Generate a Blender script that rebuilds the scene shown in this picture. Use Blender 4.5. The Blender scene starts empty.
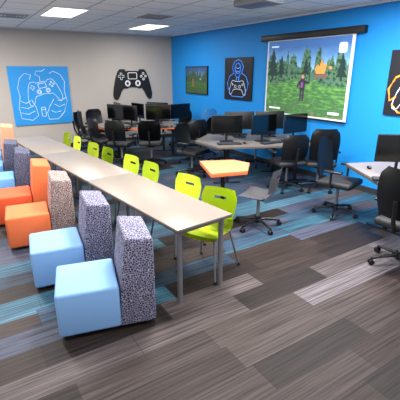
import bpy, bmesh, random
from math import *
from mathutils import Vector, Matrix
random.seed(4)
sc=bpy.context.scene
sc.view_settings.view_transform='Standard'
S=1.22
CX,CY,CZ=8.569,-4.625,1.953
GX=CX*(1-S); BY=CY*(1-S); H=CZ+.809*S
def bx(x): return CX+(x-CX)*S      # along the blue wall
def gy(y): return CY+(y-CY)*S      # along the gray wall
def wz(z): return CZ+(z-CZ)*S

# ---------------- materials ----------------
def srgb(c):
    return tuple(((v/255)/12.92 if v/255<=.04045 else ((v/255+.055)/1.055)**2.4) for v in c)+(1,)
MC={}
def mat(name,c,rough=.5,metal=0,noise=.06,scale=30,bump=0,emis=0,spec=.5):
    if name in MC: return MC[name]
    m=bpy.data.materials.new(name); m.use_nodes=True; nt=m.node_tree; b=nt.nodes['Principled BSDF']
    col=srgb(c)
    tc=nt.nodes.new('ShaderNodeTexCoord'); n=nt.nodes.new('ShaderNodeTexNoise'); n.inputs['Scale'].default_value=scale; n.inputs['Detail'].default_value=4
    nt.links.new(tc.outputs['Object'],n.inputs['Vector'])
    mx=nt.nodes.new('ShaderNodeMixRGB'); mx.inputs[1].default_value=tuple(v*(1-noise) for v in col[:3])+(1,); mx.inputs[2].default_value=tuple(min(1,v*(1+noise)) for v in col[:3])+(1,)
    nt.links.new(n.outputs['Fac'],mx.inputs[0]); nt.links.new(mx.outputs[0],b.inputs['Base Color'])
    b.inputs['Roughness'].default_value=rough; b.inputs['Metallic'].default_value=metal; b.inputs['Specular IOR Level'].default_value=spec
    if bump:
        bp=nt.nodes.new('ShaderNodeBump'); bp.inputs['Strength'].default_value=bump; bp.inputs['Distance'].default_value=.01
        nt.links.new(n.outputs['Fac'],bp.inputs['Height']); nt.links.new(bp.outputs[0],b.inputs['Normal'])
    if emis:
        b.inputs['Emission Color'].default_value=col; b.inputs['Emission Strength'].default_value=emis
    MC[name]=m; return m
class NT:
    def __init__(s,m): s.nt=m.node_tree
    def n(s,t,**k):
        x=s.nt.nodes.new(t)
        for a,v in k.items(): setattr(x,a,v)
        return x
    def l(s,a,b): s.nt.links.new(a,b)
    def math(s,op,a,b=None,c=None):
        x=s.n('ShaderNodeMath',operation=op)
        for i,v in enumerate((a,b,c)):
            if v is None: continue
            if isinstance(v,(int,float)): x.inputs[i].default_value=v
            else: s.l(v,x.inputs[i])
        return x.outputs[0]
    def ramp(s,f,stops,const=False):
        r=s.n('ShaderNodeValToRGB'); 
        if const: r.color_ramp.interpolation='CONSTANT'
        e=r.color_ramp.elements
        while len(e)<len(stops): e.new(.5)
        for i,(p,c) in enumerate(stops): e[i].position=p; e[i].color=srgb(c)
        s.l(f,r.inputs[0]); return r.outputs[0]
    def mix(s,f,a,b,mode='MIX'):
        x=s.n('ShaderNodeMixRGB',blend_type=mode)
        for i,v in enumerate((f,a,b)):
            if isinstance(v,(int,float)): x.inputs[i].default_value=v
            elif isinstance(v,tuple): x.inputs[i].default_value=v
            else: s.l(v,x.inputs[i])
        return x.outputs[0]

def floor_mat():
    m=bpy.data.materials.new('carpet_plank'); m.use_nodes=True; N=NT(m); b=m.node_tree.nodes['Principled BSDF']
    tc=N.n('ShaderNodeTexCoord'); sp=N.n('ShaderNodeSeparateXYZ'); N.l(tc.outputs['Object'],sp.inputs[0])
    X,Y=sp.outputs[0],sp.outputs[1]
    row=N.math('FLOOR',N.math('DIVIDE',X,.25))
    w1=N.n('ShaderNodeTexWhiteNoise',noise_dimensions='1D'); N.l(row,w1.inputs['W'])
    yy=N.math('ADD',N.math('DIVIDE',Y,1.0),w1.outputs['Value'])
    cell=N.math('FLOOR',yy)
    cv=N.n('ShaderNodeCombineXYZ'); N.l(row,cv.inputs[0]); N.l(cell,cv.inputs[1])
    w2=N.n('ShaderNodeTexWhiteNoise',noise_dimensions='2D'); N.l(cv.outputs[0],w2.inputs['Vector'])
    w3=N.n('ShaderNodeTexWhiteNoise',noise_dimensions='3D'); 
    cv3=N.n('ShaderNodeCombineXYZ'); N.l(row,cv3.inputs[0]); N.l(cell,cv3.inputs[1]); cv3.inputs[2].default_value=7.3; N.l(cv3.outputs[0],w3.inputs['Vector'])
    gray=N.ramp(w2.outputs['Value'],[(0,(44,36,34)),(.2,(78,68,66)),(.38,(56,46,43)),(.56,(94,85,85)),(.72,(66,56,54)),(.88,(118,111,116))],True)
    blue=N.ramp(w2.outputs['Value'],[(0,(50,68,88)),(.22,(62,104,126)),(.42,(80,86,106)),(.62,(82,122,144)),(.82,(60,84,108))],True)
    pr=N.n('ShaderNodeMapRange'); N.l(X,pr.inputs[0]); pr.inputs[1].default_value=5.3; pr.inputs[2].default_value=6.5; pr.inputs[3].default_value=.88; pr.inputs[4].default_value=.0
    isb=N.math('LESS_THAN',w3.outputs['Value'],pr.outputs[0])
    col=N.mix(isb,gray,blue)
    # tuft stripes along the plank
    mp=N.n('ShaderNodeMapping'); N.l(tc.outputs['Object'],mp.inputs[0]); mp.inputs['Scale'].default_value=(60,1.3,1)
    ns=N.n('ShaderNodeTexNoise'); N.l(mp.outputs[0],ns.inputs[0]); ns.inputs['Scale'].default_value=1; ns.inputs['Detail'].default_value=3
    st=N.ramp(ns.outputs['Fac'],[(.32,(130,124,120)),(.68,(255,255,255))])
    col=N.mix(1.0,col,st,'MULTIPLY')
    # plank seams
    e1=N.math('LESS_THAN',N.math('FRACT',N.math('DIVIDE',X,.25)),.02); e2=N.math('LESS_THAN',N.math('FRACT',yy),.006)
    col=N.mix(N.math('MULTIPLY',N.math('MAXIMUM',e1,e2),.6),col,srgb((24,20,20)))
    n2=N.n('ShaderNodeTexNoise'); N.l(tc.outputs['Object'],n2.inputs[0]); n2.inputs['Scale'].default_value=160
    N.l(col,b.inputs['Base Color']); b.inputs['Roughness'].default_value=.55; b.inputs['Specular IOR Level'].default_value=.2
    bp=N.n('ShaderNodeBump'); bp.inputs['Strength'].default_value=.25; bp.inputs['Distance'].default_value=.004; N.l(n2.outputs['Fac'],bp.inputs['Height']); N.l(bp.outputs[0],b.inputs['Normal'])
    return m
def ceiling_mat():
    m=bpy.data.materials.new('ceiling_tile'); m.use_nodes=True; N=NT(m); b=m.node_tree.nodes['Principled BSDF']
    tc=N.n('ShaderNodeTexCoord'); sp=N.n('ShaderNodeSeparateXYZ'); N.l(tc.outputs['Object'],sp.inputs[0])
    g=[]
    for o in (0,1):
        f=N.math('FRACT',N.math('DIVIDE',N.math('ADD',sp.outputs[o],.1),.61))
        g.append(N.math('LESS_THAN',f,.04))
    ln=N.math('MAXIMUM',g[0],g[1])
    n=N.n('ShaderNodeTexNoise'); N.l(tc.outputs['Object'],n.inputs[0]); n.inputs['Scale'].default_value=90
    tile=N.ramp(n.outputs['Fac'],[(.3,(240,241,242)),(.7,(253,253,253))])
    N.l(N.mix(ln,tile,srgb((176,179,186))),b.inputs['Base Color']); b.inputs['Roughness'].default_value=.9
    return m
def pattern_mat(name,dark,mid,light):
    m=bpy.data.materials.new(name); m.use_nodes=True; N=NT(m); b=m.node_tree.nodes['Principled BSDF']
    tc=N.n('ShaderNodeTexCoord'); sc_=50
    v=N.n('ShaderNodeTexVoronoi',feature='F1'); v.inputs['Scale'].default_value=sc_; N.l(tc.outputs['Object'],v.inputs['Vector'])
    e=N.n('ShaderNodeTexVoronoi',feature='DISTANCE_TO_EDGE'); e.inputs['Scale'].default_value=sc_; N.l(tc.outputs['Object'],e.inputs['Vector'])
    s=N.n('ShaderNodeSeparateColor'); N.l(v.outputs['Color'],s.inputs[0])
    c=N.ramp(s.outputs[0],[(0,dark),(.5,mid),(.75,dark)],True)
    N.l(N.mix(N.math('LESS_THAN',e.outputs['Distance'],.07),c,srgb(light)),b.inputs['Base Color']); b.inputs['Roughness'].default_value=.85; return m

# ---------------- mesh tools ----------------
def box(bm,c,s,bev=0,seg=2,taper=1.0,rot=None):
    r=bmesh.ops.create_cube(bm,size=1); vs=r['verts']
    for v in vs:
        k=taper if v.co.z>0 else 1
        v.co=Vector((v.co.x*s[0]*k,v.co.y*s[1]*k,v.co.z*s[2]))
        if rot: v.co.rotate(rot)
        v.co+=Vector(c)
    if bev:
        es=list({e for v in vs for e in v.link_edges})
        bmesh.ops.bevel(bm,geom=es,offset=bev,segments=seg,profile=.5,affect='EDGES')
def frame(d):
    d=d.normalized(); a=Vector((0,0,1)) if abs(d.z)<.9 else Vector((1,0,0))
    x=a.cross(d).normalized(); return x,d.cross(x)
def tube(bm,pts,r,seg=10,closed=False,r2=None):
    pts=[Vector(p) for p in pts]; rings=[]; n=len(pts)
    for i,p in enumerate(pts):
        if closed: d=(pts[(i+1)%n]-pts[i-1])
        elif i==0: d=pts[1]-pts[0]
        elif i==n-1: d=pts[-1]-pts[-2]
        else: d=(pts[i+1]-p).normalized()+(p-pts[i-1]).normalized()
        if d.length<1e-6: d=Vector((0,0,1))
        x,y=frame(d); rr=r if r2 is None else r+(r2-r)*i/(n-1)
        rings.append([bm.verts.new(p+x*cos(2*pi*k/seg)*rr+y*sin(2*pi*k/seg)*rr) for k in range(seg)])
    m=n if closed else n-1
    for i in range(m):
        A,B=rings[i],rings[(i+1)%n]
        best=min(range(seg),key=lambda o:(A[0].co-B[o].co).length)
        for k in range(seg):
            try: bm.faces.new((A[k],A[(k+1)%seg],B[(k+1+best)%seg],B[(k+best)%seg]))
            except ValueError: pass
    if not closed:
        bm.faces.new(rings[0][::-1]); bm.faces.new(rings[-1])
def ell(bm,c,s,sub=2):
    r=bmesh.ops.create_icosphere(bm,subdivisions=sub,radius=1)
    for v in r['verts']: v.co=Vector((v.co.x*s[0]+c[0],v.co.y*s[1]+c[1],v.co.z*s[2]+c[2]))
def prism(bm,pts,z0,z1,plane='xy',bev=0):
    def P(a,b,c):
        return {'xy':(a,b,c),'yz':(c,a,b),'xz':(a,c,b)}[plane]
    lo=[bm.verts.new(P(a,b,z0)) for a,b in pts]; hi=[bm.verts.new(P(a,b,z1)) for a,b in pts]
    fs=[bm.faces.new(lo[::-1]),bm.faces.new(hi)]
    n=len(pts)
    for i in range(n): fs.append(bm.faces.new((lo[i],lo[(i+1)%n],hi[(i+1)%n],hi[i])))
    if bev:
        bmesh.ops.recalc_face_normals(bm,faces=fs)
        es=list({e for f in fs for e in f.edges})
        bmesh.ops.bevel(bm,geom=es,offset=bev,segments=3,profile=.5,affect='EDGES')
def sheet(bm,fn,nu,nv,th,hole=None):
    g=[[bm.verts.new(fn(i/nu,j/nv)) for j in range(nv+1)] for i in range(nu+1)]
    fs=[]
    for i in range(nu):
        for j in range(nv):
            if hole and hole(i,j): continue
            fs.append(bm.faces.new((g[i][j],g[i+1][j],g[i+1][j+1],g[i][j+1])))
    bmesh.ops.solidify(bm,geom=fs,thickness=th)
def circ(cx,cy,r,n=24,a0=0,a1=2*pi,ry=None):
    ry=ry or r
    return [(cx+r*cos(a0+(a1-a0)*i/n),cy+ry*sin(a0+(a1-a0)*i/n)) for i in range(n if abs(a1-a0-2*pi)<1e-6 else n+1)]

class Proto:
    def __init__(s): s.p=[]
    def part(s,name,m,smooth=True):
        bm=bmesh.new(); s.p.append([name,bm,m,smooth]); return bm
    def done(s):
        s.meshes=[]
        for name,bm,m,sm in s.p:
            bmesh.ops.recalc_face_normals(bm,faces=bm.faces)
            me=bpy.data.meshes.new(name); bm.to_mesh(me); bm.free(); me.materials.append(m)
            if sm:
                for f in me.polygons: f.use_smooth=True
                try: me.set_sharp_from_angle(angle=radians(40))
                except Exception: pass
            s.meshes.append((name,me))
        return s
    def put(s,name,loc,rz=0,scale=(1,1,1)):
        e=bpy.data.objects.new(name,None); sc.collection.objects.link(e); e.empty_display_size=.1
        e.location=loc; e.rotation_euler=(0,0,rz); e.scale=scale
        for n,me in s.meshes:
            o=bpy.data.objects.new(n,me); sc.collection.objects.link(o); o.parent=e
        return e
def solo(name,fn,m,loc=(0,0,0),rz=0,smooth=False):
    bm=bmesh.new(); fn(bm); bmesh.ops.recalc_face_normals(bm,faces=bm.faces)
    me=bpy.data.meshes.new(name); bm.to_mesh(me); bm.free(); me.materials.append(m)
    if smooth:
        for f in me.polygons: f.use_smooth=True
        try: me.set_sharp_from_angle(angle=radians(40))
        except Exception: pass
    o=bpy.data.objects.new(name,me); sc.collection.objects.link(o); o.location=loc; o.rotation_euler=(0,0,rz); return o

# ---------------- room ----------------
X1,Y1=11.0,-8.5
solo('floor',lambda b:box(b,((GX+X1)/2,(BY+Y1)/2,-.05),(X1-GX+.4,BY-Y1+.4,.1)),floor_mat())
solo('ceiling',lambda b:box(b,((GX+X1)/2,(BY+Y1)/2,H+.05),(X1-GX+.4,BY-Y1+.4,.1)),ceiling_mat())
Mgray=mat('gray_wall_paint',(176,168,161),.85,noise=.03,scale=3)
Mblue=mat('blue_wall_paint',(6,136,216),.65,noise=.04,scale=2)
solo('wall_left',lambda b:box(b,(GX-.06,(BY+Y1)/2,H/2),(.12,BY-Y1+.24,H)),Mgray)
solo('wall_back',lambda b:box(b,((GX+X1)/2,BY+.06,H/2),(X1-GX,.12,H)),Mblue)
Mbase=mat('baseboard_vinyl',(42,44,50),.6)
solo('baseboard_left',lambda b:box(b,(GX+.006,(BY+Y1)/2,.05),(.012,BY-Y1,.1),.003),Mbase)
solo('baseboard_back',lambda b:box(b,((GX+X1)/2,BY-.006,.05),(X1-GX-.03,.012,.1),.003),Mbase)
Mtrim=mat('ceiling_angle_trim',(225,226,228),.6)
solo('trim_1',lambda b:box(b,(GX+.012,(BY+Y1)/2,H-.012),(.024,BY-Y1,.024)),Mtrim)
solo('trim_2',lambda b:box(b,((GX+X1)/2,BY-.012,H-.012),(X1-GX-.05,.024,.024)),Mtrim)

# ceiling fixtures
Mblack=mat('black_plastic',(14,15,18),.42)
Mvent=mat('vent_metal',(150,152,156),.5)
pv=Proto(); b=pv.part('vent_frame',Mtrim); box(b,(0,0,-.008),(.6,.6,.016),.004)
b=pv.part('vent_louvers',Mvent,False)
for i,k in enumerate((.5,.38,.26,.14)):
    for (dx,dy,sx,sy) in ((0,k/2,k,.02),(0,-k/2,k,.02),(k/2,0,.02,k),(-k/2,0,.02,k)): box(b,(dx,dy,-.022),(sx,sy,.012))
pv.done(); pv.put('ceiling_vent',(1.6,-1.2,H)); pv.put('ceiling_vent',(.3,-3.5,H))
Mproj=mat('projector_grey',(120,122,128),.4)
pp=Proto(); b=pp.part('projector_body',Mproj); box(b,(0,0,-.085),(.62,.36,.09),.02)
b=pp.part('mount_bracket',Mblack); tube(b,[(0,0,-.05),(0,0,0)],.035); box(b,(0,0,-.01),(.25,.25,.02),.004)
b=pp.part('lens',Mblack); tube(b,[(.1,.17,-.085),(.1,.21,-.085)],.035,16)
pp.done(); pp.put('ceiling_projector',(4.17,-.88,H),radians(8))
Mlamp=mat('lamp_diffuser',(255,252,245),.5,noise=0,emis=2.2)
pl=Proto(); b=pl.part('troffer_frame',Mtrim,False); 
for (cx,cy,sx,sy) in ((0,.29,1.2,.02),(0,-.29,1.2,.02),(.59,0,.02,.56),(-.59,0,.02,.56)): box(b,(cx,cy,-.006),(sx,sy,.014))
b=pl.part('troffer_diffuser',Mlamp,False); box(b,(0,0,-.003),(1.16,.56,.006))
pl.done()
def troffer(x,y,e):
    pl.put('ceiling_light_panel',(x,y,H))
    l=bpy.data.lights.new('panel_light','AREA'); l.shape='RECTANGLE'; l.size=1.1; l.size_y=.5; l.energy=e; l.color=(1,.97,.94)
    o=bpy.data.objects.new('panel_light',l); sc.collection.objects.link(o); o.location=(x,y,H-.03)
for x,y,e in ((5.6,-.55,175),(5.2,-2.6,150),(7.4,-.6,80),(7.2,-3.6,50),(3.2,-4.6,130),(.2,-5.0,150),(9.6,-2.0,40),(5.6,-6.0,50),(9.3,-5.5,25),(1.1,-2.75,65),(-.2,-.5,50)): troffer(x,y,e)

# ---------------- long table ----------------
Mtop=mat('table_laminate',(124,115,106),.40,noise=.05,scale=60)
Medge=mat('table_edge_band',(82,76,72),.5)
Mmetal=mat('brushed_silver',(140,140,145),.35,metal=.6)
ax=atan2(3.575-3.0,6.12-.61)
tdir=Vector((-cos(ax),-sin(ax),0)); L=1.84
pt=Proto()
b=pt.part('tabletop',Mtop); box(b,(0,0,.728),(L-.006,.61,.022),.006)
b=pt.part('edge_band',Medge); box(b,(0,0,.714),(L-.008,.606,.012),.002)
b=pt.part('legs',Mmetal)
for sx in (-1,1):
    for sy in (-1,1):
        tube(b,[(sx*(L/2-.08),sy*.235,0.0),(sx*(L/2-.08),sy*.235,.71)],.024,14)
b=pt.part('apron_frame',Mmetal,False)
for sy in (-1,1): box(b,(0,sy*.235,.685),(L-.16,.025,.045))
for sx in (-1,1): box(b,(sx*(L/2-.08),0,.685),(.025,.47,.045))
pt.done()
for i in range(3):
    c=Vector((6.12,-3.0,0))+tdir*(L*(i+.5)); pt.put('folding_table',c,ax)

# ---------------- green chairs ----------------
def shell(bm,w=.22):
    prof=[(.23,.425),(.20,.452),(.10,.447),(0,.437),(-.10,.438),(-.17,.455),(-.205,.50),(-.22,.57),(-.235,.65),(-.25,.73),(-.265,.82)]
    wid=[.90,1,1,.98,.95,.88,.80,.86,.93,.95,.80]
    def fn(u,v):
        t=v*(len(prof)-1); i=min(int(t),len(prof)-2); f=t-i
        y=prof[i][0]*(1-f)+prof[i+1][0]*f; z=prof[i][1]*(1-f)+prof[i+1][1]*f; ww=(wid[i]*(1-f)+wid[i+1]*f)*w
        s=(u-.5)*2
        if v>.6: y+=.035*s*s
        else: z+=.018*s*s
        return (s*ww,y,z)
    sheet(bm,fn,12,30,.012,hole=lambda i,j: j in (26,) and 4<=i<=7)
def green_proto(mcol):
    p=Proto(); b=p.part('seat_shell',mcol); shell(b)
    b=p.part('legs',Mmetal)
    for sx in (-1,1):
        tube(b,[(sx*.225,.225,0.0),(sx*.17,.16,.41),(sx*.16,.12,.428),(sx*.16,-.1,.425),(sx*.17,-.15,.41),(sx*.235,-.25,0.0)],.012,8)
    tube(b,[(-.165,.0,.422),(.165,.0,.422)],.011,8)
    b=p.part('glides',Mblack)
    for sx in (-1,1):
        for sy,yy in ((1,.225),(-1,-.25)): tube(b,[(sx*(.225 if sy>0 else .235),yy,0),(sx*(.225 if sy>0 else .235),yy,.025)],.016,8)
    return p.done()
Mgreen=mat('lime_plastic',(194,214,48),.4,noise=.03)
pg=green_proto(Mgreen)
def face(d): return atan2(-d[0],d[1])
for (x,y),d in (((5.60,-2.49),(.42,-.9)),((5.0,-2.5),(.25,-.95)),((4.21,-2.60),(.1,-1)),((3.67,-2.65),(.16,-1)),((2.93,-2.74),(.1,-1)),((2.39,-2.80),(.15,-1)),((1.63,-2.86),(.05,-1)),((1.07,-2.9),(.12,-1))):
    D=Vector(d).normalized(); pg.put('green_chair',(x+D.x*.24,y+D.y*.24,0),face(D))

# ---------------- ottomans ----------------
Mfoot=mat('ottoman_foot',(25,25,28),.6)
Pnavy=pattern_mat('fabric_purple_mosaic',(48,43,72),(74,69,102),(158,158,178))
Pbrown=pattern_mat('fabric_beige_mosaic',(96,68,68),(128,98,92),(184,168,162))
Pdark=pattern_mat('fabric_dark_mosaic',(36,38,58),(54,58,84),(112,114,138))
Sblue=mat('fabric_light_blue',(124,168,218),.8,bump=.1,scale=200)
Sblue2=mat('fabric_sky_blue',(104,158,210),.8,bump=.1,scale=200)
Sor=mat('fabric_orange',(222,108,60),.85,noise=.14,bump=.2,scale=140)
Sor2=mat('fabric_red_orange',(212,80,42),.85,noise=.14,bump=.2,scale=140)
Sor3=mat('fabric_soft_orange',(232,152,116),.85,noise=.14,bump=.2,scale=140)
def ottoman(seat,back,bh=.79):
    p=Proto()
    b=p.part('seat_cushion',seat); box(b,(0,.145,.215),(.5,.47,.37),.025,3)
    b=p.part('backrest',back)
    prism(b,[(-.37,.03),(-.08,.03),(-.105,.40),(-.155,bh),(-.37,bh-.03)],-.25,.25,'yz',bev=.02)
    b=p.part('feet',Mfoot)
    for sx in (-1,1):
        for y in (-.3,.3): tube(b,[(sx*.19,y,0),(sx*.19,y,.035)],.025,10)
    return p.done()
for (x,y),a,s_,b_,bh in (((5.89,-3.85),-14,Sblue,Pnavy,.79),((5.02,-3.9),-8,Sblue,Pnavy,.79),((3.98,-4.0),-7,Sor,Pbrown,.79),((3.13,-4.06),-6,Sor2,Sor,.79),((2.1,-4.14),-6,Sblue2,Pdark,.79),((1.15,-4.2),-6,Sblue2,Pdark,.79),((.1,-4.12),-6,Sblue2,Sor3,.95)):
    ottoman(s_,b_,bh).put('lounge_ottoman',(x,y,0),pi+radians(a))

# ---------------- task chairs ----------------
Mseat=mat('black_fabric',(24,25,29),.65,bump=.1,scale=150)
Mmesh=mat('black_mesh',(17,18,22),.42)
def star(p):
    b=p.part('star_base',Mblack)
    for k in range(5):
        a=2*pi*k/5+.3; tube(b,[(0,0,.11),(.16*cos(a),.16*sin(a),.1),(.3*cos(a),.3*sin(a),.075)],.022,8,r2=.015)
    tube(b,[(0,0,.06),(0,0,.15)],.04,14)
    b=p.part('casters',Mblack)
    for k in range(5):
        a=2*pi*k/5+.3; c=Vector((.3*cos(a),.3*sin(a),.03)); t=Vector((-sin(a),cos(a),0))
        for q in (-1,1): tube(b,[c+t*q*.008,c+t*q*.024],.03,12)
        tube(b,[c,c+Vector((0,0,.045))],.01,6)
    b=p.part('gas_column',Mmetal); tube(b,[(0,0,.12),(0,0,.42)],.022,12)
def task(backm,high=0):
    p=Proto(); star(p)
    b=p.part('mechanism',Mblack); box(b,(0,0,.425),(.2,.24,.04),.01)
    b=p.part('seat',Mseat)
    box(b,(0,.02,.48),(.49,.47,.085),.035,4)
    b=p.part('backrest',backm)
    ht=.43+high
    def fn(u,v):
        s=(u-.5)*2; w=.235*(.80+.22*sin(pi*(.15+.7*v)))*(1-.25*max(0,v-.85)/.15*abs(s))
        return (s*w,-.235-.07*v-.03*sin(pi*v)+.06*s*s,.56+ht*v)
    sheet(b,fn,12,14,.035)
    b=p.part('back_support',Mblack); tube(b,[(0,-.1,.425),(0,-.26,.45),(0,-.31,.56),(0,-.335,.78)],.022,8)
    b=p.part('armrests',Mblack)
    for sx in (-1,1):
        tube(b,[(sx*.2,.0,.435),(sx*.285,.0,.46),(sx*.29,0,.66)],.016,8)
        box(b,(sx*.285,.02,.675),(.07,.25,.03),.012,3)
    return p.done()
pk=task(Mmesh); pkh=task(Mmesh,.1)
pkb=task(mat('blue_mesh',(80,165,220),.5),.14)
chairs=[((4.1,.0),(-.9,.3),pk),((4.42,.42),(-.7,.5),pkh),((5.36,-.26),(.95,.25),pkh),((6.72,-.93),(-.1,1),pkh),
 ((1.2,-1.2),(-.8,.5),pk),((.3,-1.95),(-.2,1),pk),((-.95,-1.95),(.5,1),pk),((1.55,-.35),(-1,.1),pk),((.85,-1.75),(-.6,.7),pk),
 ((2.45,-.92),(.9,.35),pk),((-1.2,-.9),(1,0),pkh),((.95,.3),(-1,-.1),pkb),((2.5,.66),(.7,-.5),pkb),((1.9,.15),(1,-.2),pk),((-.3,.35),(.3,-1),pk),((-1.4,-1.5),(1,.2),pk),((-.35,-2.0),(.1,1),pkh)]
for (x,y),d,p in chairs: p.put('task_chair',(x,y,0),face(d))
Mgchair=mat('gray_plastic',(104,104,108),.45)
p=Proto(); star(p); b=p.part('seat_shell',Mgchair); shell(b,.23); b=p.part('mechanism',Mblack); box(b,(0,0,.415),(.2,.2,.03),.01); p.done()
p.put('gray_swivel_chair',(5.12,-1.53,0),face((-.8,-.45)))

# ---------------- desks ----------------
Mdesk=mat('desk_laminate',(122,114,108),.4,noise=.05,scale=50)
Mdorange=mat('desk_edge_orange',(226,110,58),.5)
Mowood=mat('desk_top_orange',(226,138,94),.4)
def desk(pts,name,top,edge,legs,loc,rz):
    p=Proto()
    b=p.part('desktop',top,False); prism(b,pts,.725,.745)
    b=p.part('desk_edge',edge,False); prism(b,[(a,c) for a,c in pts],.695,.7245)
    b=p.part('desk_legs',Mblack)
    for x,y in legs:
        tube(b,[(x,y,0.02),(x,y,.695)],.03,12); box(b,(x,y,.01),(.5,.07,.02),.006)
        box(b,(x,y,.68),(.4,.07,.03),.004)
    return p.done().put(name,loc,rz)
E1=Vector((.42,.907,0)).normalized(); E2=Vector((.907,-.42,0)).normalized(); rz=atan2(E1.y,E1.x)
poly=[(-1.25,0),(-.95,-.62),(.95,-.62),(.9,0),(.52,.72),(-.9,.74)]
C2=Vector((3.28,.1,0)); C1=Vector((.15,-.8,0))
desk(poly,'gaming_desk_cluster',Mdesk,Medge,[(-.7,-.3),(.6,-.3),(-.6,.4),(.4,.4)],C2,rz)
desk(poly,'gaming_desk_cluster',Mdesk,Mdorange,[(-.7,-.3),(.6,-.3),(-.6,.4),(.4,.4)],C1,rz)
C3=Vector((6.3,0,0))
desk([(-.9,-.2),(.3,-.9),(1.1,-.5),(1.1,.6),(.3,.85),(-.6,.6)],'gaming_desk_cluster',Mdesk,Medge,[(-.2,-.2),(.6,.2),(-.1,.4)],C3,0)
desk([(-.4,-.12),(.28,-.38),(.4,.1),(.08,.4),(-.2,.33)],'orange_desk',Mowood,Mdorange,[(0,0)],(4.58,-1.72,0),0)

Mscr=mat('black_screen_glass',(6,7,9),.12,spec=.5)
pm=Proto()
b=pm.part('monitor_shell',Mblack); box(b,(0,.012,.31),(.57,.03,.34),.006); box(b,(0,.035,.3),(.3,.03,.2),.01)
b=pm.part('monitor_screen',Mscr,False); box(b,(0,-.005,.315),(.545,.004,.305))
b=pm.part('monitor_stand',Mblack); tube(b,[(0,.06,.01),(0,.055,.3)],.02,8); box(b,(0,.03,.008),(.24,.18,.014),.005)
pm.done()
pkb2=Proto(); b=pkb2.part('keyboard_case',Mblack); box(b,(0,0,.01),(.42,.14,.018),.004)
b=pkb2.part('keycaps',mat('keycap_gray',(60,62,70),.5),False)
for i in range(14):
    for j in range(5): box(b,(-.19+i*.0292,-.05+j*.025,.022),(.023,.02,.008))
pkb2.done()
pmo=Proto(); b=pmo.part('mouse_body',Mblack); ell(b,(0,0,.018),(.03,.055,.018)); b=pmo.part('mouse_wheel',Mvent); tube(b,[(-.004,-.03,.03),(.004,-.03,.03)],.008,8); pmo.done()
def station(x,y,d):
    d=Vector((d[0],d[1],0)).normalized(); r=atan2(d.x,-d.y); pos=Vector((x,y,0)); sd=Vector((cos(r),sin(r),0))
    pm.put('computer_monitor',(x,y,.746),r)
    k=pos+d*.21; pkb2.put('gaming_keyboard',(k.x,k.y,.746),r)
    k=pos+d*.21+sd*.28; pmo.put('computer_mouse',(k.x,k.y,.746),r)
def loc(c,a,be): v=c+E1*a+E2*be; return v.x,v.y
for a,be,d in ((-.70,.22,(.907,-.42)),(-.02,.24,(1,-.02)),(.58,.22,(1,.0)),(-.35,-.33,(-.907,.42)),(.25,-.33,(-.907,.42))):
    x,y=loc(C2,a,be); station(x,y,d)
for x,y,d in ((.40,-1.35,(.25,-1)),(-.05,-.95,(.1,-1)),(.62,-.72,(.95,-.4)),(.66,-.15,(1,.1)),(-.5,-1.3,(-.1,-1)),(-.1,-.4,(-.5,.8))): station(x,y,d)
pm.put('computer_monitor',(.22,-.55,.746),radians(80)); pm.put('computer_monitor',(.02,-1.5,.746),radians(30))
pm.put('computer_monitor',(6.08,-.12,.746),radians(50)); pm.put('computer_monitor',(6.5,.35,.746),radians(0)); pm.put('computer_monitor',(6.85,-.2,.746),radians(20))
pkb2.put('gaming_keyboard',(6.25,-.5,.746),radians(40)); pmo.put('computer_mouse',(5.75,-.2,.746),radians(50))

# ---------------- wall pictures ----------------
def panel(name,w,h,board,lines,wall,u,z,depth=.03,frame_m=None,shapes=()):
    p=Proto(); b=p.part('poster_board',board,False); box(b,(0,-depth/2,0),(w,depth,h))
    if frame_m:
        b=p.part('poster_frame',frame_m,False)
        for cx,cz,sx,sz in ((0,h/2,w+.03,.02),(0,-h/2,w+.03,.02),(w/2,0,.02,h),(-w/2,0,.02,h)): box(b,(cx,-depth/2-.003,cz),(sx,depth+.01,sz))
    for i,(m,r,pls) in enumerate(lines):
        b=p.part('line_art_%d'%(i+1),m)
        for pl_,cl in pls: tube(b,[(x*w,-depth-.001,y*h) for x,y in pl_],r,5,cl)
    for i,(m,pg_) in enumerate(shapes):
        b=p.part('print_shape_%d'%(i+1),m,False)
        for q in pg_: prism(b,[(x*w,y*h) for x,y in q],-depth-.002-.001*i,-depth+.004,'xz')
    p.done()
    if wall=='blue': return p.put(name,(u,BY-.001,z),0)
    return p.put(name,(GX+.001,u,z),pi/2)
Mwhite=mat('white_line',(225,235,245),.5,emis=.1)
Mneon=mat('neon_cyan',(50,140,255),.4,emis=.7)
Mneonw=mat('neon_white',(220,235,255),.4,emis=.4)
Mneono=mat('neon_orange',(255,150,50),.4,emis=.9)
Mposterblue=mat('poster_blue',(26,140,212),.6,noise=.05)
Mposterblack=mat('poster_black',(8,10,24),.5)
def rr(cx,cy,w,h,r=.02):
    out=[]
    for sx,sy,a in ((1,1,0),(-1,1,90),(-1,-1,180),(1,-1,270)):
        for k in range(5):
            t=radians(a+k*22.5); out.append((cx+sx*(w/2-r)+r*cos(t),cy+sy*(h/2-r)+r*sin(t)))
    return out
half=[(0,.235),(.12,.235),(.16,.225),(.19,.27),(.31,.27),(.36,.215),(.42,.08),(.475,-.12),(.5,-.27),(.475,-.36),(.42,-.385),(.36,-.34),(.29,-.2),(.23,-.13),(.15,-.14),(.08,-.11)]
out=half+[(-x,y) for x,y in half[::-1] if x>0]
def xf(pts,cx,cy,s,a=0,sy=1): 
    return [(cx+s*(x*cos(a)-y*sy*sin(a)),cy+s*(x*sin(a)+y*sy*cos(a))) for x,y in pts]
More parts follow.
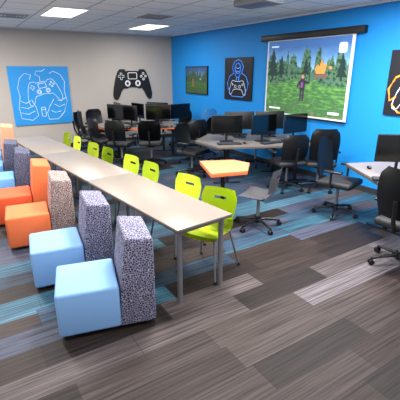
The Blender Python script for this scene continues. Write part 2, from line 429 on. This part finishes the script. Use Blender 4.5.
def ctl(cx,cy,s,a):
    o=[(xf(out,cx,cy,s,a),True)]
    for q in (circ(.13,-.03,.06,16),circ(-.13,-.03,.06,16),circ(.13,-.03,.035,12),circ(-.13,-.03,.035,12),rr(0,.13,.22,.13,.02),circ(.28,.18,.022,10),circ(.28,.06,.022,10),circ(.335,.12,.022,10),circ(.225,.12,.022,10)): o.append((xf(q,cx,cy,s,a),True))
    o.append((xf([(-.3,.19),(-.26,.19),(-.26,.14),(-.21,.14),(-.21,.10),(-.26,.10),(-.26,.05),(-.3,.05),(-.3,.10),(-.35,.10),(-.35,.14),(-.3,.14)],cx,cy,s,a),True))
    return o
art=ctl(.04,.1,.6,radians(10))
art+=[([(-.36,-.0),(-.38,.14),(-.33,.3),(-.24,.38),(-.14,.36),(-.17,.28)],False),([(-.36,0),(-.4,-.2),(-.38,-.38),(-.2,-.42)],False),([(-.36,-.08),(-.28,-.12),(-.2,-.08)],False),([(-.38,-.18),(-.26,-.21),(-.17,-.17)],False),([(-.38,-.28),(-.26,-.31),(-.15,-.26)],False),([(-.2,-.42),(-.1,-.34),(-.12,-.2),(-.18,-.06)],False),
 ([(.4,.08),(.42,.24),(.36,.36),(.24,.42),(.17,.38)],False),([(.4,.08),(.43,-.1),(.36,-.3),(.24,-.42),(.08,-.42)],False),([(.41,-.04),(.33,-.1),(.26,-.08)],False),([(.38,-.16),(.28,-.2),(.2,-.15)],False),([(.08,-.42),(.06,-.3),(.12,-.18),(.2,-.06)],False),([(.3,-.28),(.2,-.3),(.13,-.26)],False),
 ([(0,.25),(.0,.33),(-.07,.36),(-.05,.42),(.05,.42),(.1,.45)],False),(rr(-.0,-.28,.07,.16,.02),True),([(-.03,-.24),(.03,-.24)],False)]
y0,y1=gy(-3.68),gy(-2.52)
panel('blue_sketch_poster',y1-y0,1.16*S,Mposterblue,[(Mwhite,.0065,art)],'gray',(y0+y1)/2,wz(1.47))
w=.98*S; p=Proto(); b=p.part('controller_body',mat('sign_black',(10,10,12),.5),False)
prism(b,[(x*w,y*w*1.06) for x,y in out],-.03,0,'xz')
b=p.part('controller_details',mat('sign_light',(225,223,221),.5,emis=.2))
def dl(pts,cl=True,r=.010): tube(b,[(x*w,-.031,y*w*1.06) for x,y in pts],r,5,cl)
dl(rr(0,.13,.22,.13,.02)); dl(circ(.13,-.03,.06)); dl(circ(-.13,-.03,.06)); dl(circ(.13,-.03,.04)); dl(circ(-.13,-.03,.04))
for dx,dy in ((0,.06),(0,-.06),(.055,0),(-.055,0)):
    dl(circ(.28+dx,.12+dy,.022,14))
dl([(-.3,.19),(-.26,.19),(-.26,.14),(-.21,.14),(-.21,.10),(-.26,.10),(-.26,.05),(-.3,.05),(-.3,.10),(-.35,.10),(-.35,.14),(-.3,.14)])
p.done(); p.put('controller_wall_sign',(GX+.001,gy(-1.06),wz(1.72)),pi/2)
def game_mat(name,emis,seed,k=1.0):
    m=bpy.data.materials.new(name); m.use_nodes=True; N=NT(m); b=m.node_tree.nodes['Principled BSDF']
    tc=N.n('ShaderNodeTexCoord'); sp=N.n('ShaderNodeSeparateXYZ'); N.l(tc.outputs['Generated'],sp.inputs[0])
    def noise(sx,sz,sc_,det=6):
        mp=N.n('ShaderNodeMapping'); N.l(tc.outputs['Generated'],mp.inputs[0]); mp.inputs['Scale'].default_value=(sx,1,sz); mp.inputs['Location'].default_value=(seed,0,seed)
        n=N.n('ShaderNodeTexNoise'); N.l(mp.outputs[0],n.inputs[0]); n.inputs['Scale'].default_value=sc_; n.inputs['Detail'].default_value=det; return n.outputs['Fac']
    Z=sp.outputs[2]
    K=lambda c: tuple(v*k for v in c)
    sky=N.ramp(N.math('ADD',Z,N.math('MULTIPLY',noise(3,6,1.5),.2)),[(.6,K((184,204,220))),(.8,K((108,160,205))),(1,K((62,106,166)))])
    tree=N.ramp(noise(16,12,1.7),[(.32,K((16,42,44))),(.45,K((40,82,66))),(.55,K((88,124,80))),(.66,K((56,92,124))),(.75,K((160,124,90)))])
    grass=N.ramp(N.math('ADD',noise(10,24,1.3),N.math('MULTIPLY',Z,-.3)),[(.2,K((120,168,84))),(.35,K((80,134,66))),(.5,K((50,96,58))),(.62,K((104,114,82)))])
    tline=N.math('ADD',.74,N.math('MULTIPLY',N.math('SUBTRACT',noise(9,1,1.4,6),.5),1.1))
    c=N.mix(N.math('LESS_THAN',Z,tline),sky,tree)
    gline=N.math('ADD',.42,N.math('MULTIPLY',N.math('SUBTRACT',noise(5,1,1.0,5),.5),.3))
    c=N.mix(N.math('LESS_THAN',Z,gline),c,grass)
    N.l(c,b.inputs['Base Color']); N.l(c,b.inputs['Emission Color']); b.inputs['Emission Strength'].default_value=emis; b.inputs['Roughness'].default_value=.6
    return m
x0,x1=bx(.73),bx(1.62)
mc=lambda n,c,e=0: mat(n,c,.6,emis=e)
panel('game_landscape_poster',x1-x0,.57*S,game_mat('poster_print',.0,3,.78),[],'blue',(x0+x1)/2,wz(1.765),frame_m=Mblack,
 shapes=[(mc('print_tan',(130,100,64)),[rr(-.15,-.1,.08,.3,.03)]),(mc('print_white',(150,158,152)),[circ(.2,.05,.04,12)])])
fig=[([(-.14,.14),(-.2,.28),(-.12,.41),(0,.45),(.12,.41),(.2,.28),(.14,.14)],False),(circ(0,.25,.1,20,ry=.12),True),([(-.1,.28),(0,.24),(.1,.28)],False),([(-.06,.19),(0,.17),(.06,.19)],False),
 ([(-.14,.14),(-.3,.06),(-.38,-.1),(-.34,-.26),(-.26,-.2)],False),([(.14,.14),(.3,.06),(.38,-.1),(.34,-.26),(.26,-.2)],False),([(-.1,.13),(-.04,.04),(.04,.04),(.1,.13)],False),([(-.04,.04),(-.05,-.06)],False),([(.04,.04),(.05,-.06)],False),
 ([(-.3,-.32),(-.2,-.42),(.2,-.42),(.3,-.32)],False)]
pad=[([(x*.6,y*.52-.18) for x,y in out],True),(circ(.08,-.18,.035,12),True),(circ(-.08,-.18,.035,12),True),(circ(.18,-.13,.02,10),True),(circ(-.18,-.13,.02,10),True)]
x0,x1=bx(2.25),bx(3.09)
panel('neon_gamer_poster',x1-x0,.77*S,Mposterblack,[(Mneon,.008,fig),(Mneonw,.005,pad)],'blue',(x0+x1)/2,wz(1.815))
# second neon poster: orange gamer in headset, arms reaching wide to the controller
fig2=[(xf(q,-.04,.02,1.12),c_) for q,c_ in fig]
pad2=[(xf(q,-.04,.02,1.12),c_) for q,c_ in pad]
panel('neon_gamer_poster',x1-x0,.77*S,Mposterblack,[(Mneono,.015,[(q,c_) for q,c_ in fig2]),(Mneonw,.009,pad2)],'blue',bx(5.71)+(x1-x0)/2,wz(1.815))
# projection screen
x0,x1=bx(3.52),bx(5.16); zb,zt=wz(1.29),wz(2.42); w=x1-x0; h=zt-zb
p=Proto()
b=p.part('screen_fabric',mat('screen_white',(235,236,238),.6),False); box(b,(0,-.05,0),(w+.06,.006,h+.06))
b=p.part('projected_image',game_mat('projected_game',.5,0),False); box(b,(-.01,-.055,0),(w-.04,.004,h-.02))
b=p.part('screen_housing',Mblack); box(b,(0,-.06,h/2+.06),(1.97*S,.10,.11),.01)
b=p.part('bottom_bar',Mblack); box(b,(0,-.05,-h/2-.03),(w+.06,.025,.02),.005)
def tree(cx,cy,s): return [(cx-.012*s,cy),(cx-.012*s,cy+.06*s),(cx-.07*s,cy+.06*s),(cx-.03*s,cy+.16*s),(cx-.055*s,cy+.16*s),(cx-.02*s,cy+.26*s),(cx-.035*s,cy+.26*s),(cx,cy+.4*s),(cx+.035*s,cy+.26*s),(cx+.02*s,cy+.26*s),(cx+.055*s,cy+.16*s),(cx+.03*s,cy+.16*s),(cx+.07*s,cy+.06*s),(cx+.012*s,cy+.06*s),(cx+.012*s,cy)]
for i,(c,pls) in enumerate((((24,52,50),[tree(-.42,-.04,1.1),tree(-.3,.0,.75),tree(.02,.02,.6),tree(.42,-.03,.8)]),
   ((112,92,84),[[(.13,.0),(.13,.06),(.2,.11),(.27,.06),(.27,.0)]]),
   ((250,150,70),[[(.15,.06),(.13,.12),(.16,.17),(.18,.14),(.2,.24),(.22,.16),(.26,.18),(.24,.06)],circ(.3,.13,.018,8)]),
   ((52,44,66),[[(-.035,-.16),(-.042,-.04),(-.025,-.01),(.015,-.01),(.03,-.04),(.022,-.16)],rr(-.02,-.23,.018,.16,.008),rr(.01,-.23,.018,.16,.008),[(-.04,-.03),(-.075,-.1),(-.067,-.12),(-.03,-.07)],[(.025,-.03),(.08,-.05),(.08,-.07),(.02,-.07)]]),
   ((196,140,110),[circ(-.005,.018,.016,12,ry=.026)]),((120,80,130),[rr(-.01,-.09,.03,.07,.008)]),
   ((200,225,240),[rr(-.4,.42,.1,.02,.008),rr(.41,.36,.08,.12,.02)]),((235,240,245),[rr(-.36,-.43,.16,.02,.008),rr(.38,-.43,.12,.03,.01)]))):
    b=p.part('image_shape_%d'%(i+1),mat('projected_%d'%i,c,.6,emis=.45),False)
    for q in pls: prism(b,[(x*w,y*h) for x,y in q],-.061-.001*i,-.056,'xz')
p.done(); p.put('projection_screen',((x0+x1)/2,BY-.002,(zb+zt)/2))

# ---------------- world, camera ----------------
wd=bpy.data.worlds.new('world'); sc.world=wd; wd.use_nodes=True
wd.node_tree.nodes['Background'].inputs[0].default_value=(.96,.97,1,1); wd.node_tree.nodes['Background'].inputs[1].default_value=.75
cam=bpy.data.cameras.new('camera'); co=bpy.data.objects.new('camera',cam); sc.collection.objects.link(co); sc.camera=co
cam.sensor_width=36; cam.lens=36*371.48/400; cam.clip_start=.05
yaw,pit=radians(147.56),radians(19.10)
f=Vector((cos(yaw)*cos(pit),sin(yaw)*cos(pit),-sin(pit)))
co.location=(CX,CY,CZ); co.rotation_euler=f.to_track_quat('-Z','Y').to_euler()
